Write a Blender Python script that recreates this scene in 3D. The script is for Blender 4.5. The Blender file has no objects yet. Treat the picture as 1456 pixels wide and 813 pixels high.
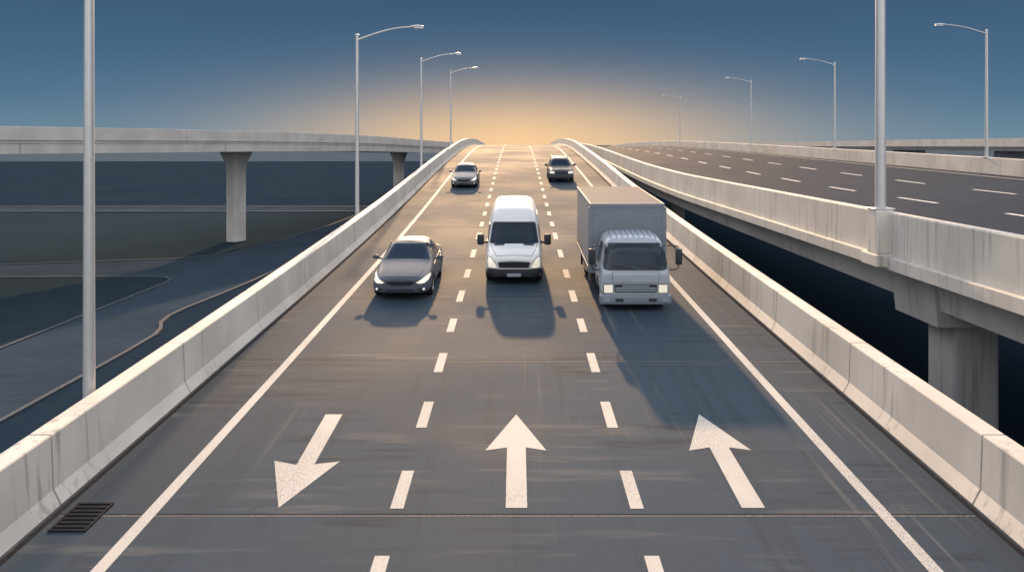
import bpy, bmesh, math, random
import numpy as np
from mathutils import Vector, Matrix
from mathutils.bvhtree import BVHTree

random.seed(7)
S = bpy.context.scene
COL = S.collection
R = math.radians

# ------------------------------------------------------------------ camera
EYE = 11.1
F = 1150.0
cam_d = bpy.data.cameras.new('camera')
cam = bpy.data.objects.new('camera', cam_d)
COL.objects.link(cam)
cam.location = (0, 0, EYE)
cam.rotation_euler = (R(90), 0, 0)
cam_d.sensor_width = 36
cam_d.lens = F / 1456 * 36
cam_d.shift_y = -201.5 / 1456
cam_d.shift_x = -7 / 1456
cam_d.clip_start = 0.2
cam_d.clip_end = 9000
S.camera = cam

# ------------------------------------------------------------------ exposure, sky, sun
EXPO = 1.7
SUN_EL = 18.0
SUN_AZ = 2.5      # a little to the left of the road's direction
S.view_settings.view_transform = 'Standard'
S.view_settings.look = 'None'
S.view_settings.gamma = 1
S.view_settings.exposure = EXPO
S.view_settings.use_curve_mapping = False
S.cycles.use_denoising = True
S.cycles.max_bounces = 6
S.cycles.diffuse_bounces = 3
S.cycles.glossy_bounces = 3
S.cycles.volume_bounces = 0
S.cycles.sample_clamp_indirect = 4

def lin(r, g, b):
    f = lambda c: (c/255/12.92) if c/255 <= .04045 else ((c/255+.055)/1.055)**2.4
    return (f(r), f(g), f(b))

BG = 0.1
w = bpy.data.worlds.new('World')
S.world = w
w.use_nodes = True
nt = w.node_tree
nt.nodes.clear()
N = nt.nodes.new
L = nt.links.new
def wmath(op, a, b=None):
    n = N('ShaderNodeMath'); n.operation = op
    for i, v in enumerate((a, b)):
        if v is None: continue
        if isinstance(v, (int, float)): n.inputs[i].default_value = v
        else: L(v, n.inputs[i])
    return n.outputs[0]
def skyc(c, k=1.0):
    m = k / BG / 2**EXPO
    return (c[0]*m, c[1]*m, c[2]*m, 1)
tc = N('ShaderNodeTexCoord')
sp = N('ShaderNodeSeparateXYZ'); L(tc.outputs['Generated'], sp.inputs[0])
el = wmath('ABSOLUTE', wmath('ARCSINE', sp.outputs[2]))
az = wmath('ARCTAN2', sp.outputs[0], sp.outputs[1])
ramp = N('ShaderNodeValToRGB')
L(wmath('DIVIDE', el, R(20)), ramp.inputs[0])
cr = ramp.color_ramp
stops = [(0, (108, 139, 157)), (.06, (98, 131, 153)), (.16, (82, 116, 143)), (.30, (70, 103, 132)), (.5, (61, 90, 119)), (1, (57, 84, 115))]
while len(cr.elements) < len(stops): cr.elements.new(.5)
for e, (p, c) in zip(cr.elements, stops):
    e.position = p; e.color = skyc(lin(*c))
# warm glow low over the crest of the road
g1 = wmath('POWER', wmath('DIVIDE', wmath('ABSOLUTE', az), R(14.5)), 1.8)
g2 = wmath('POWER', wmath('DIVIDE', el, R(3.55)), 1.8)
glow = wmath('MULTIPLY', wmath('EXPONENT', wmath('MULTIPLY', wmath('ADD', g1, g2), -1)), .97)
mixg = N('ShaderNodeMix'); mixg.data_type = 'RGBA'
L(glow, mixg.inputs[0]); L(ramp.outputs[0], mixg.inputs[6]); mixg.inputs[7].default_value = skyc(lin(252, 208, 156))
# physical sky above
sky = N('ShaderNodeTexSky'); sky.sky_type = 'NISHITA'; sky.sun_disc = False
sky.sun_elevation = R(SUN_EL); sky.sun_rotation = R(-SUN_AZ); sky.dust_density = 2.0; sky.air_density = 1.0
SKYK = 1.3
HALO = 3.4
mk = N('ShaderNodeMix'); mk.data_type = 'RGBA'; mk.blend_type = 'MULTIPLY'; mk.inputs[0].default_value = 1
L(sky.outputs[0], mk.inputs[6]); mk.inputs[7].default_value = (SKYK, SKYK, SKYK, 1)
mr = N('ShaderNodeMapRange'); mr.interpolation_type = 'SMOOTHSTEP'
L(el, mr.inputs[0]); mr.inputs[1].default_value = R(11.5); mr.inputs[2].default_value = R(34)
# broad warm halo added round the sun, above the picture, as unseen fill light
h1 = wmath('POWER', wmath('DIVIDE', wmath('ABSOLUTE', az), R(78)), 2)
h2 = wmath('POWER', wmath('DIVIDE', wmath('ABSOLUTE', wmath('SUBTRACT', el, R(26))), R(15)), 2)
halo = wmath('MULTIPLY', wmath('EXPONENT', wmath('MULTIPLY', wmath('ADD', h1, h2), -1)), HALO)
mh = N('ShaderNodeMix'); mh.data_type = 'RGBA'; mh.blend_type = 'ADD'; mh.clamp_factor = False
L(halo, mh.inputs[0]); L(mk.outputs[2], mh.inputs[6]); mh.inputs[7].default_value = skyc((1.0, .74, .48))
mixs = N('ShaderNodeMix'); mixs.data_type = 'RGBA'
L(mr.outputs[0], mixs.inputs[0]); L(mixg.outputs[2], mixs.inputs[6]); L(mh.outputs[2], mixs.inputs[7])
# made-up pale cloud bank behind the viewer, added as fill light
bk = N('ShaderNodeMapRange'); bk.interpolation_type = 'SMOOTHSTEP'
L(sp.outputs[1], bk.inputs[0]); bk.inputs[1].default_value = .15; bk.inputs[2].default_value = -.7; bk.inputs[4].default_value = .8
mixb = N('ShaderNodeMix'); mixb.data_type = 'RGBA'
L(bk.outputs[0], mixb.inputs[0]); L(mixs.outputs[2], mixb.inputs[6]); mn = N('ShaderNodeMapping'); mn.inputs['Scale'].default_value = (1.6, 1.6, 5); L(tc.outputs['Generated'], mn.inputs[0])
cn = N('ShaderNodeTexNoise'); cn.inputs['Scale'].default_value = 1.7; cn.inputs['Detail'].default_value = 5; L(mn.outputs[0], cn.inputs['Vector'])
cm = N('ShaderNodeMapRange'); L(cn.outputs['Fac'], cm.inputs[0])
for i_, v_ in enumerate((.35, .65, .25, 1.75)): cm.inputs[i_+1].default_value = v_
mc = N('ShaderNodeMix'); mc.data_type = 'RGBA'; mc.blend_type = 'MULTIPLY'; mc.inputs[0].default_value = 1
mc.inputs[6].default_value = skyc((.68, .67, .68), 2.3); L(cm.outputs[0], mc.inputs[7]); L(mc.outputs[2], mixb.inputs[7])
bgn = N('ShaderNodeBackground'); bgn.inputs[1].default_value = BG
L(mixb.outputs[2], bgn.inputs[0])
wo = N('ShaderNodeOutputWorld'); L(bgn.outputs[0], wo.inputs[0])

sd = bpy.data.lights.new('sun', 'SUN')
sun = bpy.data.objects.new('sun', sd); COL.objects.link(sun)
sd.energy = 2.3; sd.angle = R(1.0); sd.color = (1.0, .62, .32)
sun.rotation_euler = (R(-(90 - SUN_EL)), 0, R(SUN_AZ))

# ------------------------------------------------------------------ materials
def newmat(name):
    m = bpy.data.materials.new(name); m.use_nodes = True
    n = m.node_tree
    return m, n, n.nodes['Principled BSDF']
def noise(n, vec, scale, detail=4, rough=.55):
    t = n.nodes.new('ShaderNodeTexNoise'); t.inputs['Scale'].default_value = scale
    t.inputs['Detail'].default_value = detail; t.inputs['Roughness'].default_value = rough
    n.links.new(vec, t.inputs['Vector']); return t.outputs['Fac']
def mapping(n, sc, loc=(0, 0, 0)):
    c = n.nodes.new('ShaderNodeTexCoord'); m = n.nodes.new('ShaderNodeMapping')
    m.inputs['Scale'].default_value = sc; m.inputs['Location'].default_value = loc
    n.links.new(c.outputs['Object'], m.inputs[0]); return m.outputs[0]
def rng(n, v, a, b, c=0., d=1., smooth=True):
    r = n.nodes.new('ShaderNodeMapRange')
    if smooth: r.interpolation_type = 'SMOOTHSTEP'
    n.links.new(v, r.inputs[0])
    for i, x in enumerate((a, b, c, d)): r.inputs[i+1].default_value = x
    return r.outputs[0]
def mixc(n, f, a, b, mode='MIX'):
    m = n.nodes.new('ShaderNodeMix'); m.data_type = 'RGBA'; m.blend_type = mode
    for i, v in ((0, f), (6, a), (7, b)):
        if isinstance(v, (int, float)): m.inputs[i].default_value = v
        elif isinstance(v, tuple): m.inputs[i].default_value = (*v, 1) if len(v) == 3 else v
        else: n.links.new(v, m.inputs[i])
    return m.outputs[2]
def nm(n, op, a, b):
    m = n.nodes.new('ShaderNodeMath'); m.operation = op
    for i, v in enumerate((a, b)):
        if isinstance(v, (int, float)): m.inputs[i].default_value = v
        else: n.links.new(v, m.inputs[i])
    return m.outputs[0]
def bump(n, b, h, strength, dist=.01):
    x = n.nodes.new('ShaderNodeBump'); x.inputs['Strength'].default_value = strength; x.inputs['Distance'].default_value = dist
    n.links.new(h, x.inputs['Height']); n.links.new(x.outputs[0], b.inputs['Normal'])

def concrete(name, base, streak=.5, rough=.75, streak_axis='y'):
    m, n, b = newmat(name)
    big = noise(n, mapping(n, (.35, .35, .35)), 1.2, 5)
    fine = noise(n, mapping(n, (1, 1, 1)), 22, 6, .7)
    st = noise(n, mapping(n, (5, 5, .35)), 1.0, 3, .6)
    gate = rng(n, noise(n, mapping(n, (.4, .4, .15), (3, 1, 0)), 1.1, 2), .44, .62)
    stf = nm(n, 'MULTIPLY', rng(n, st, .5, .68), nm(n, 'MULTIPLY', gate, streak))
    dk = tuple(c*.62 for c in base); lt = tuple(min(1, c*1.12) for c in base)
    c1 = mixc(n, rng(n, big, .3, .72), tuple(c*.86 for c in base), lt)
    c2 = mixc(n, nm(n, 'MULTIPLY', rng(n, fine, .35, .75), .3), c1, tuple(c*.75 for c in base))
    c3 = mixc(n, stf, c2, dk)
    n.links.new(c3, b.inputs['Base Color'])
    b.inputs['Roughness'].default_value = rough
    bump(n, b, fine, .25, .01)
    return m

M = {}
M['concrete'] = concrete('concrete_barrier', (.56, .525, .465), 1.0)
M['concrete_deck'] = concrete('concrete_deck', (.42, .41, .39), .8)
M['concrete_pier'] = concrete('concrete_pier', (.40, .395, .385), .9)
M['concrete_light'] = concrete('concrete_light', (.55, .53, .49), .7)
M['concrete_far'] = concrete('concrete_far', (.56, .53, .48), .3)

def road_mat(name, base, pk=1., spec=.05):
    m, n, b = newmat(name)
    grain = noise(n, mapping(n, (1, 1, 1)), 45, 6, .75)
    big = noise(n, mapping(n, (.12, .09, 1)), 1.6, 5)
    tyre = noise(n, mapping(n, (2.6, .05, 1)), 1.0, 4, .6)
    patch = noise(n, mapping(n, (.22, 2.4, 1), (4, 2, 0)), 1.0, 4, .65)
    gate = rng(n, noise(n, mapping(n, (.35, .3, 1), (9, 5, 0)), 1.0, 2), .44, .6)
    c = mixc(n, rng(n, big, .3, .7), tuple(x*.88 for x in base), tuple(x*1.1 for x in base))
    c = mixc(n, nm(n, 'MULTIPLY', rng(n, tyre, .5, .68), .5*pk), c, tuple(x*.72 for x in base))
    c = mixc(n, nm(n, 'MULTIPLY', nm(n, 'MULTIPLY', rng(n, patch, .52, .66), gate), .7*pk), c, tuple(sum(base)/3*1.75*k for k in (.93, 1., 1.07)))
    p2 = noise(n, mapping(n, (.3, 3.0, 1), (14, 7, 0)), 1.0, 4, .65)
    g2 = rng(n, noise(n, mapping(n, (.3, .25, 1), (2, 15, 0)), 1.0, 2), .44, .6)
    c = mixc(n, nm(n, 'MULTIPLY', nm(n, 'MULTIPLY', rng(n, p2, .5, .66), g2), .8*pk), c, tuple(x*.5 for x in base))
    scr = noise(n, mapping(n, (9, .16, 1), (3, 8, 0)), 1.0, 3, .6)
    g3 = rng(n, noise(n, mapping(n, (.5, .12, 1), (6, 1, 0)), 1.0, 2), .53, .68)
    c = mixc(n, nm(n, 'MULTIPLY', nm(n, 'MULTIPLY', rng(n, scr, .56, .66), g3), .6*pk), c, tuple(sum(base)/3*1.9*k for k in (.98, 1., 1.0)))
    blot = rng(n, noise(n, mapping(n, (1, .8, 1), (2, 2, 0)), .9, 5, .7), .60, .70)
    c = mixc(n, nm(n, 'MULTIPLY', blot, .4*pk), c, tuple(x*.62 for x in base))
    c = mixc(n, nm(n, 'MULTIPLY', rng(n, grain, .4, .7), .38), c, tuple(x*.5 for x in base))
    n.links.new(c, b.inputs['Base Color'])
    n.links.new(rng(n, big, .3, .7, .78, .88), b.inputs['Roughness'])
    b.inputs['Specular IOR Level'].default_value = spec
    bump(n, b, grain, .35, .006)
    return m
M['road'] = road_mat('road_concrete', (.041, .061, .082))
M['road2'] = road_mat('road_asphalt', (.026, .039, .058), .4, .02)
M['frontage'] = road_mat('frontage_asphalt', (.040, .056, .076), .35, 0.)

def paint_mat(name, base, wear=.55):
    m, n, b = newmat(name)
    g = noise(n, mapping(n, (1, 1, 1)), 38, 5, .75)
    big = noise(n, mapping(n, (.5, .35, 1)), 1.0, 3)
    f = nm(n, 'MULTIPLY', rng(n, g, .46, .6), rng(n, big, .36, .62, .12, wear))
    n.links.new(mixc(n, f, base, (.22, .22, .22)), b.inputs['Base Color'])
    b.inputs['Roughness'].default_value = .8; b.inputs['Specular IOR Level'].default_value = .12
    bump(n, b, g, .2, .004)
    return m
M['paint_fresh'] = paint_mat('fresh_road_paint', (.74, .74, .72), .5)
M['paint'] = paint_mat('road_paint', (.46, .45, .415), 1.0)

def plain(name, base, rough=.5, metal=0., coat=0., var=.12, spec=.5, emit=None, es=0.):
    m, n, b = newmat(name)
    v = noise(n, mapping(n, (1, 1, 1)), 6, 4)
    n.links.new(mixc(n, rng(n, v, .3, .7), tuple(c*(1-var) for c in base), tuple(min(1, c*(1+var)) for c in base)), b.inputs['Base Color'])
    b.inputs['Roughness'].default_value = rough; b.inputs['Metallic'].default_value = metal
    b.inputs['Coat Weight'].default_value = coat; b.inputs['Coat Roughness'].default_value = .06
    b.inputs['Specular IOR Level'].default_value = spec
    if emit:
        b.inputs['Emission Color'].default_value = (*emit, 1); b.inputs['Emission Strength'].default_value = es
    return m
M['galv'] = plain('galvanised_steel', (.54, .535, .52), .36, .4, 0, .03)
M['lens'] = plain('lamp_lens', (.85, .87, .88), .3, 0, 0, .03)
M['joint'] = plain('joint_sealant', (.03, .03, .033), 1, spec=0)
M['lip'] = paint_mat('joint_lip', (.085, .092, .10), 1.0)
M['iron'] = plain('cast_iron', (.014, .017, .023), .9, 0, spec=.08)
M['pit_dark'] = plain('drain_pit_dark', (.004, .005, .007), .9)
M['car_grey'] = plain('car_paint_grey', (.075, .09, .115), .5, .0, .06, .03, .2)
M['car_silver'] = plain('car_paint_silver', (.13, .14, .15), .5, .0, .06, .03, .2)
M['suv_grey'] = plain('car_paint_charcoal', (.06, .065, .075), .5, .0, .06, .03, .2)
M['van_white'] = plain('van_paint_white', (.68, .67, .63), .4, 0, .2, .02)
M['cab_grey'] = plain('truck_paint_grey', (.35, .385, .42), .42, .1, .3, .03)
M['box_panel'] = plain('truck_box_panel', (.185, .21, .24), .55, .1, .05, .04, .3)
M['seam_shade'] = plain('roof_seam_shade', (.07, .072, .075), .8, spec=.1)  # dark tone for shade lines painted on the van roof
M['box_top'] = plain('truck_box_roof', (.115, .122, .13), .9, 0, 0, .08, .15)
M['trim'] = plain('black_plastic', (.022, .026, .034), .5, 0, 0, .1)
M['tyre'] = plain('tyre_rubber', (.014, .015, .018), .8, 0, 0, .2)
M['rim'] = plain('alloy_rim', (.42, .43, .45), .35, .8)
M['glass'] = plain('vehicle_glass', (.012, .022, .036), .08, 0, 0, .05, .3)
M['plate'] = plain('plate_grey', (.25, .28, .31), .5)
M['headlamp'] = plain('headlamp_glass', (.85, .80, .68), .2, 0, .5, .05, .5, (1, .87, .62), .10)
M['fog'] = plain('foglamp_glass', (.9, .9, .88), .2, 0, .5, .03, .5, (1, .93, .8), .12)
M['chassis'] = plain('chassis_steel', (.03, .032, .036), .6, .2)

def ground_mat(name, a, b_, sc=.05):
    m, n, b = newmat(name)
    f1 = noise(n, mapping(n, (1, 1, 1)), sc, 6, .65)
    f2 = noise(n, mapping(n, (1, 1, 1)), 1.7, 6, .7)
    c = mixc(n, rng(n, f1, .35, .65), a, b_)
    c = mixc(n, nm(n, 'MULTIPLY', rng(n, f2, .4, .7), .4), c, tuple(x*.6 for x in a))
    n.links.new(c, b.inputs['Base Color']); b.inputs['Roughness'].default_value = .95
    b.inputs['Specular IOR Level'].default_value = .0
    bump(n, b, f2, .5, .05)
    return m
M['ground'] = ground_mat('dark_grass', (.016, .029, .048), (.021, .034, .050))
M['island'] = ground_mat('island_grass', (.021, .033, .042), (.026, .038, .045))
M['field'] = ground_mat('field_grass', (.022, .035, .046), (.028, .041, .050), .03)
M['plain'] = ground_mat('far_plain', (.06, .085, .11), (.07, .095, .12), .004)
M['kerb'] = plain('kerb_concrete', (.05, .064, .082), .95, spec=.2)

# ------------------------------------------------------------------ helpers
def empty(name, loc=(0, 0, 0), rot=(0, 0, 0)):
    o = bpy.data.objects.new(name, None); COL.objects.link(o); o.location = loc; o.rotation_euler = rot
    o.empty_display_size = .2
    return o
def tag(o, label=None, cat=None, group=None, kind=None):
    if label: o['label'] = label
    if cat: o['category'] = cat
    if group: o['group'] = group
    if kind: o['kind'] = kind
    return o
def link(name, bm, mat, parent=None, smooth=False, angle=None, recalc=True):
    if recalc: bmesh.ops.recalc_face_normals(bm, faces=bm.faces[:])
    me = bpy.data.meshes.new(name); bm.to_mesh(me); bm.free()
    me.materials.append(mat)
    if smooth:
        for p in me.polygons: p.use_smooth = True
        if angle: me.set_sharp_from_angle(angle=R(angle))
    o = bpy.data.objects.new(name, me); COL.objects.link(o)
    if parent: o.parent = parent
    return o
def copy_tree(o, parent=None):
    c = o.copy(); COL.objects.link(c)
    if parent: c.parent = parent
    for ch in list(o.children): copy_tree(ch, c)
    return c
def box(bm, x0, x1, y0, y1, z0, z1, bev=0.0, seg=2):
    r = bmesh.ops.create_cube(bm, size=1)
    vs = r['verts']
    bmesh.ops.scale(bm, vec=(x1-x0, y1-y0, z1-z0), verts=vs)
    bmesh.ops.translate(bm, vec=((x0+x1)/2, (y0+y1)/2, (z0+z1)/2), verts=vs)
    if bev:
        es = list({e for v in vs for e in v.link_edges})
        bmesh.ops.bevel(bm, geom=es, offset=bev, segments=seg, affect='EDGES', profile=.5)
    return vs
def tube(bm, pts, rad, seg=10):
    pts = [Vector(p) for p in pts]
    if not isinstance(rad, (list, tuple)): rad = [rad]*len(pts)
    rings = []
    for i, p in enumerate(pts):
        t = (pts[min(i+1, len(pts)-1)] - pts[max(i-1, 0)]).normalized()
        a = Vector((0, 1, 0)) if abs(t.y) < .9 else Vector((1, 0, 0))
        u = t.cross(a).normalized(); v = t.cross(u)
        rings.append([bm.verts.new(p + (u*math.cos(k*2*math.pi/seg) + v*math.sin(k*2*math.pi/seg))*rad[i]) for k in range(seg)])
    for a, b in zip(rings, rings[1:]):
        for k in range(seg): bm.faces.new((a[k], a[(k+1) % seg], b[(k+1) % seg], b[k]))
    bm.faces.new(rings[0]); bm.faces.new(rings[-1])
def sweep(bm, path, sec, closed=True):
    """path: (x, y, z, nx, ny); sec: (offset along n, height)."""
    rings = [[bm.verts.new((x+nx*o, y+ny*o, z+h)) for o, h in sec] for x, y, z, nx, ny in path]
    k = len(sec)
    for a, b in zip(rings, rings[1:]):
        for i in range(k if closed else k-1):
            j = (i+1) % k
            bm.faces.new((a[i], a[j], b[j], b[i]))
    if closed:
        bm.faces.new(rings[0]); bm.faces.new(rings[-1])
def pchip(xs, ys):
    xs = np.array(xs, float); ys = np.array(ys, float)
    h = np.diff(xs); dl = np.diff(ys)/h
    m = np.zeros(len(xs)); m[0] = dl[0]; m[-1] = dl[-1]
    for i in range(1, len(xs)-1):
        if dl[i-1]*dl[i] > 0:
            w1 = 2*h[i]+h[i-1]; w2 = h[i]+2*h[i-1]
            m[i] = (w1+w2)/(w1/dl[i-1]+w2/dl[i])
    def f(x):
        i = int(min(max(np.searchsorted(xs, x)-1, 0), len(xs)-2))
        t = (x-xs[i])/h[i]
        if x < xs[0]: return float(ys[0]+m[0]*(x-xs[0]))
        return float((1+2*t)*(1-t)**2*ys[i]+t*(1-t)**2*h[i]*m[i]+t*t*(3-2*t)*ys[i+1]+t*t*(t-1)*h[i]*m[i+1])
    return f

# profiles: drop below the eye against distance
_dm = pchip([0, 10, 20, 30, 40, 50.7, 65, 87, 105, 120, 135, 160, 188, 250, 330],
            [5.95, 5.54, 5.12, 4.68, 4.18, 3.55, 2.62, 1.38, .55, .22, .14, .55, 1.3, 4.2, 9.5])
ROAD = lambda d: EYE - _dm(d)
_dn = pchip([-40, 0, 46, 60, 72, 98, 118, 164, 245, 330], [2.9, 2.9, 2.85, 2.65, 2.32, 1.5, 1.05, .62, 1.5, 4.5])
_df = pchip([-40, 0, 40, 57, 98, 130, 164, 200, 245, 330], [2.35, 2.3, 2.12, 1.85, 1.18, .7, .4, .5, 1.15, 4.0])
NEAR = lambda d: EYE - _dn(d)
FARZ = lambda d: EYE - _df(d)
XN, XF = 10.0, 31.2
def DECK(x, d): return NEAR(d) + (FARZ(d)-NEAR(d))*(x-XN)/(XF-XN)
def plane_d(y):                       # image row on the main road -> distance
    lo, hi = 5., 110.
    for _ in range(50):
        m = (lo+hi)/2
        if 205 + _dm(m)*F/m > y: lo = m
        else: hi = m
    return lo
def dl(a, b, step):
    n = max(1, int(math.ceil((b-a)/step)))
    return [a+(b-a)*i/n for i in range(n+1)]

# ------------------------------------------------------------------ ground
bm = bmesh.new()
gx = [-4000, -1500, -500, -200, -80, -20, 40, 100, 300, 1500, 4000]; gy = [-600, -100, 0, 60, 120, 200, 320, 540, 1500, 7000]
vg = [[bm.verts.new((x, y, 0)) for y in gy] for x in gx]
for i in range(len(gx)-1):
    for j in range(len(gy)-1): bm.faces.new((vg[i][j], vg[i+1][j], vg[i+1][j+1], vg[i][j+1]))
tag(link('ground', bm, M['ground']), kind='structure')
def sheet(name, pts, z, mat, kind='structure', parent=None):
    bm = bmesh.new(); bm.faces.new([bm.verts.new((x, y, z)) for x, y in pts])
    bmesh.ops.triangulate(bm, faces=bm.faces[:])
    o = link(name, bm, mat, parent)
    for p in o.data.polygons:
        if p.normal.z < 0: p.flip()
    return tag(o, kind=kind) if kind else o
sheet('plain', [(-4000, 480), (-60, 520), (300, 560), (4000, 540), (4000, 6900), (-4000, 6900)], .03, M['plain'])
sheet('field', [(-28.5, 77), (-300, 68), (-300, 130), (-22, 130), (-22.0, 104)], .008, M['field'])
# frontage road running beside the bridge, a cross road, the grass island between
fr = [(-28, -60), (-28, 64.5), (-28.3, 66.2), (-29.2, 67.2), (-31, 67.6), (-60, 66.6), (-300, 60), (-300, 67), (-60, 73.2), (-47, 74.5), (-33, 78), (-28.8, 81.5), (-25.6, 108), (-24, 170),
      (-18.6, 170), (-20.4, 98), (-21.4, 65), (-21.9, 59), (-22.35, 54.5), (-22.4, 52), (-22.1, 50.2), (-21.4, 48.6), (-21.0, 46.8), (-20.8, 43), (-20.6, 30), (-20.4, -60)]
sheet('frontage_road', fr, .012, M['frontage'])
sheet('grass_island', [(-28.35, -60), (-28.35, 64.5), (-28.65, 65.9), (-29.4, 66.8), (-31, 67.2), (-60, 66.2), (-300, 59.6), (-300, -60)], .010, M['island'])
def kerb(name, pts, wd=.22, h=.10):
    path = []
    for i, p in enumerate(pts):
        a = Vector(pts[max(i-1, 0)]); b = Vector(pts[min(i+1, len(pts)-1)])
        t = (b-a).normalized(); path.append((p[0], p[1], 0, -t.y, t.x))
    bm = bmesh.new(); sweep(bm, path, [(-wd/2, 0), (wd/2, 0), (wd/2, h), (-wd/2, h)])
    return tag(link(name, bm, M['kerb']), kind='structure')
kerb('kerb', fr[0:7]); kerb('kerb', fr[7:14]); kerb('kerb', fr[14:])
sheet('cross_road', [(-600, 133.5), (-22, 133.5), (-22, 143.5), (-600, 143.5)], .013, M['frontage'])
kerb('kerb', [(-600, 133.2), (-22, 133.2)], .5); kerb('kerb', [(-600, 144), (-22, 144)], .5)

# ------------------------------------------------------------------ main road on its bridge
road = None
bm = bmesh.new()
ys = dl(-40, 330, 2.0)
xs = [-6.9, -3.6, 0, 3.6, 6.9]
vg = [[bm.verts.new((x, y, ROAD(y))) for x in xs] for y in ys]
for i in range(len(ys)-1):
    for j in range(len(xs)-1): bm.faces.new((vg[i][j], vg[i][j+1], vg[i+1][j+1], vg[i+1][j]))
road = tag(link('road', bm, M['road'], smooth=True), kind='structure')

def strip(name, x0, x1, y0, y1, mat, zf=ROAD, lift=.005, parent=None, step=2.0):
    bm = bmesh.new()
    yy = dl(y0, y1, step)
    a = [bm.verts.new((x0, y, zf(y)+lift)) for y in yy]; b = [bm.verts.new((x1, y, zf(y)+lift)) for y in yy]
    for i in range(len(yy)-1): bm.faces.new((a[i], b[i], b[i+1], a[i+1]))
    o = link(name, bm, mat, parent)
    return o
for s in (-1, 1):
    e = strip('edge_line', s*5.42-.095, s*5.42+.095, -40, 330, M['paint'], parent=road)
    strip('gutter_joint', s*6.80-.045, s*6.80+.045, -40, 330, M['joint'], lift=.004, parent=road)
# lane dashes (same rhythm both sides)
tops = [790, 669, 571, 502, 453, 413, 383, 355, 331]; bots = [836, 723, 608, 529, 472, 429, 395, 366, 340]
dash = [(plane_d(b), plane_d(t)) for b, t in zip(bots, tops)]
d = dash[-1][0]
while d < 126:
    d += 3.75; dash.append((d, d+1.5))
dash = [(dash[0][0]-3.3*k, dash[0][1]-3.3*k) for k in (2, 1)] + dash
for s in (-1, 1):
    for a, b in dash:
        strip('lane_dash', s*1.80-.10, s*1.80+.10, a, b, M['paint'], parent=road, step=1.5)
# expansion joints
for yv in (5.2, plane_d(732), plane_d(513), plane_d(424.5), plane_d(368), plane_d(323), 50.5, 60.5, 71, 84, 97, 110):
    strip('expansion_joint', -6.74, 6.74, yv, yv+.028 + .0006*yv, M['joint'], parent=road, lift=.003)
    strip('joint_lip', -6.74, 6.74, yv-.03-.0008*yv, yv-.002, M['lip'], parent=road, lift=.0025)
def arrow(pts, label):
    bm = bmesh.new(); vs = []
    for px, py in pts:
        dd = plane_d(py); x = (px-735)*dd/F
        vs.append(bm.verts.new((x, dd, ROAD(dd)+.0055)))
    bm.faces.new(vs); bmesh.ops.triangulate(bm, faces=bm.faces[:])
    o = link('arrow_marking', bm, M['paint'], road)
    for p in o.data.polygons:
        if p.normal.z < 0: p.flip()
    o['label'] = label
arrow([(463, 589), (487, 589), (447, 660), (483, 656), (396, 722), (390, 655), (421.5, 661)], 'white arrow pointing back toward the viewer')
arrow([(734, 589), (777, 640.5), (747.5, 636), (749.6, 722), (719, 722), (721, 636), (690, 640.5)], 'white arrow pointing straight up the road')
arrow([(994, 589), (1068, 640), (1036, 636), (1088, 722), (1055, 722), (1009, 636), (980, 640.5)], 'white arrow pointing up and to the left')

# bridge carrying the road
bridge = tag(empty('road_bridge', (0, 0, 0)), 'concrete bridge carrying the three lane road up to the crest', 'bridge')
p = [(0, y, ROAD(y), 1, 0) for y in dl(-40, 330, 4)]
bm = bmesh.new(); sweep(bm, p, [(-7.46, -.09), (7.46, -.09), (7.46, -.42), (-7.46, -.42)])
link('deck_slab', bm, M['concrete_deck'], bridge)
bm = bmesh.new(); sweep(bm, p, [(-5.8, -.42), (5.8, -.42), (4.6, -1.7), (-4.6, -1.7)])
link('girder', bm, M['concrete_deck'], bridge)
for y in (-4, 32, 68, 104, 140, 176):
    bm = bmesh.new(); z = ROAD(y)-1.65
    box(bm, -3.2, 3.2, y-.9, y+.9, -.5, z, .25)
    link('pier', bm, M['concrete_pier'], bridge)

# barriers
BSEC = [(0, -.10), (.17, .22), (.20, 1.03), (.215, 1.05), (.54, 1.05), (.555, 1.03), (.57, -.10)]
def barrier(sx, label):
    b = tag(empty('concrete_barrier', (sx*6.85, 12, ROAD(12))), label, 'barrier')
    y = 12.25 - 4.85*8
    k = 0
    while y < 262:
        ln = 4.85
        g = .022
        path = [(sx*6.85, yy, ROAD(yy), sx, 0) for yy in dl(y+g, y+ln-g, 1.3)]
        bm = bmesh.new(); sweep(bm, path, BSEC)
        o = link('panel', bm, M['concrete'], None)
        o.parent = b; o.matrix_parent_inverse = Matrix.Translation(b.location).inverted()
        y += ln
    return b
barrier(-1, 'left concrete barrier of the centre road, beside the drain grate')
barrier(1, 'right concrete barrier of the centre road, beside the box truck and the dark gap')

def child(o, parent):
    o.parent = parent; o.matrix_parent_inverse = Matrix.Translation(parent.location).inverted(); return o

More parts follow.
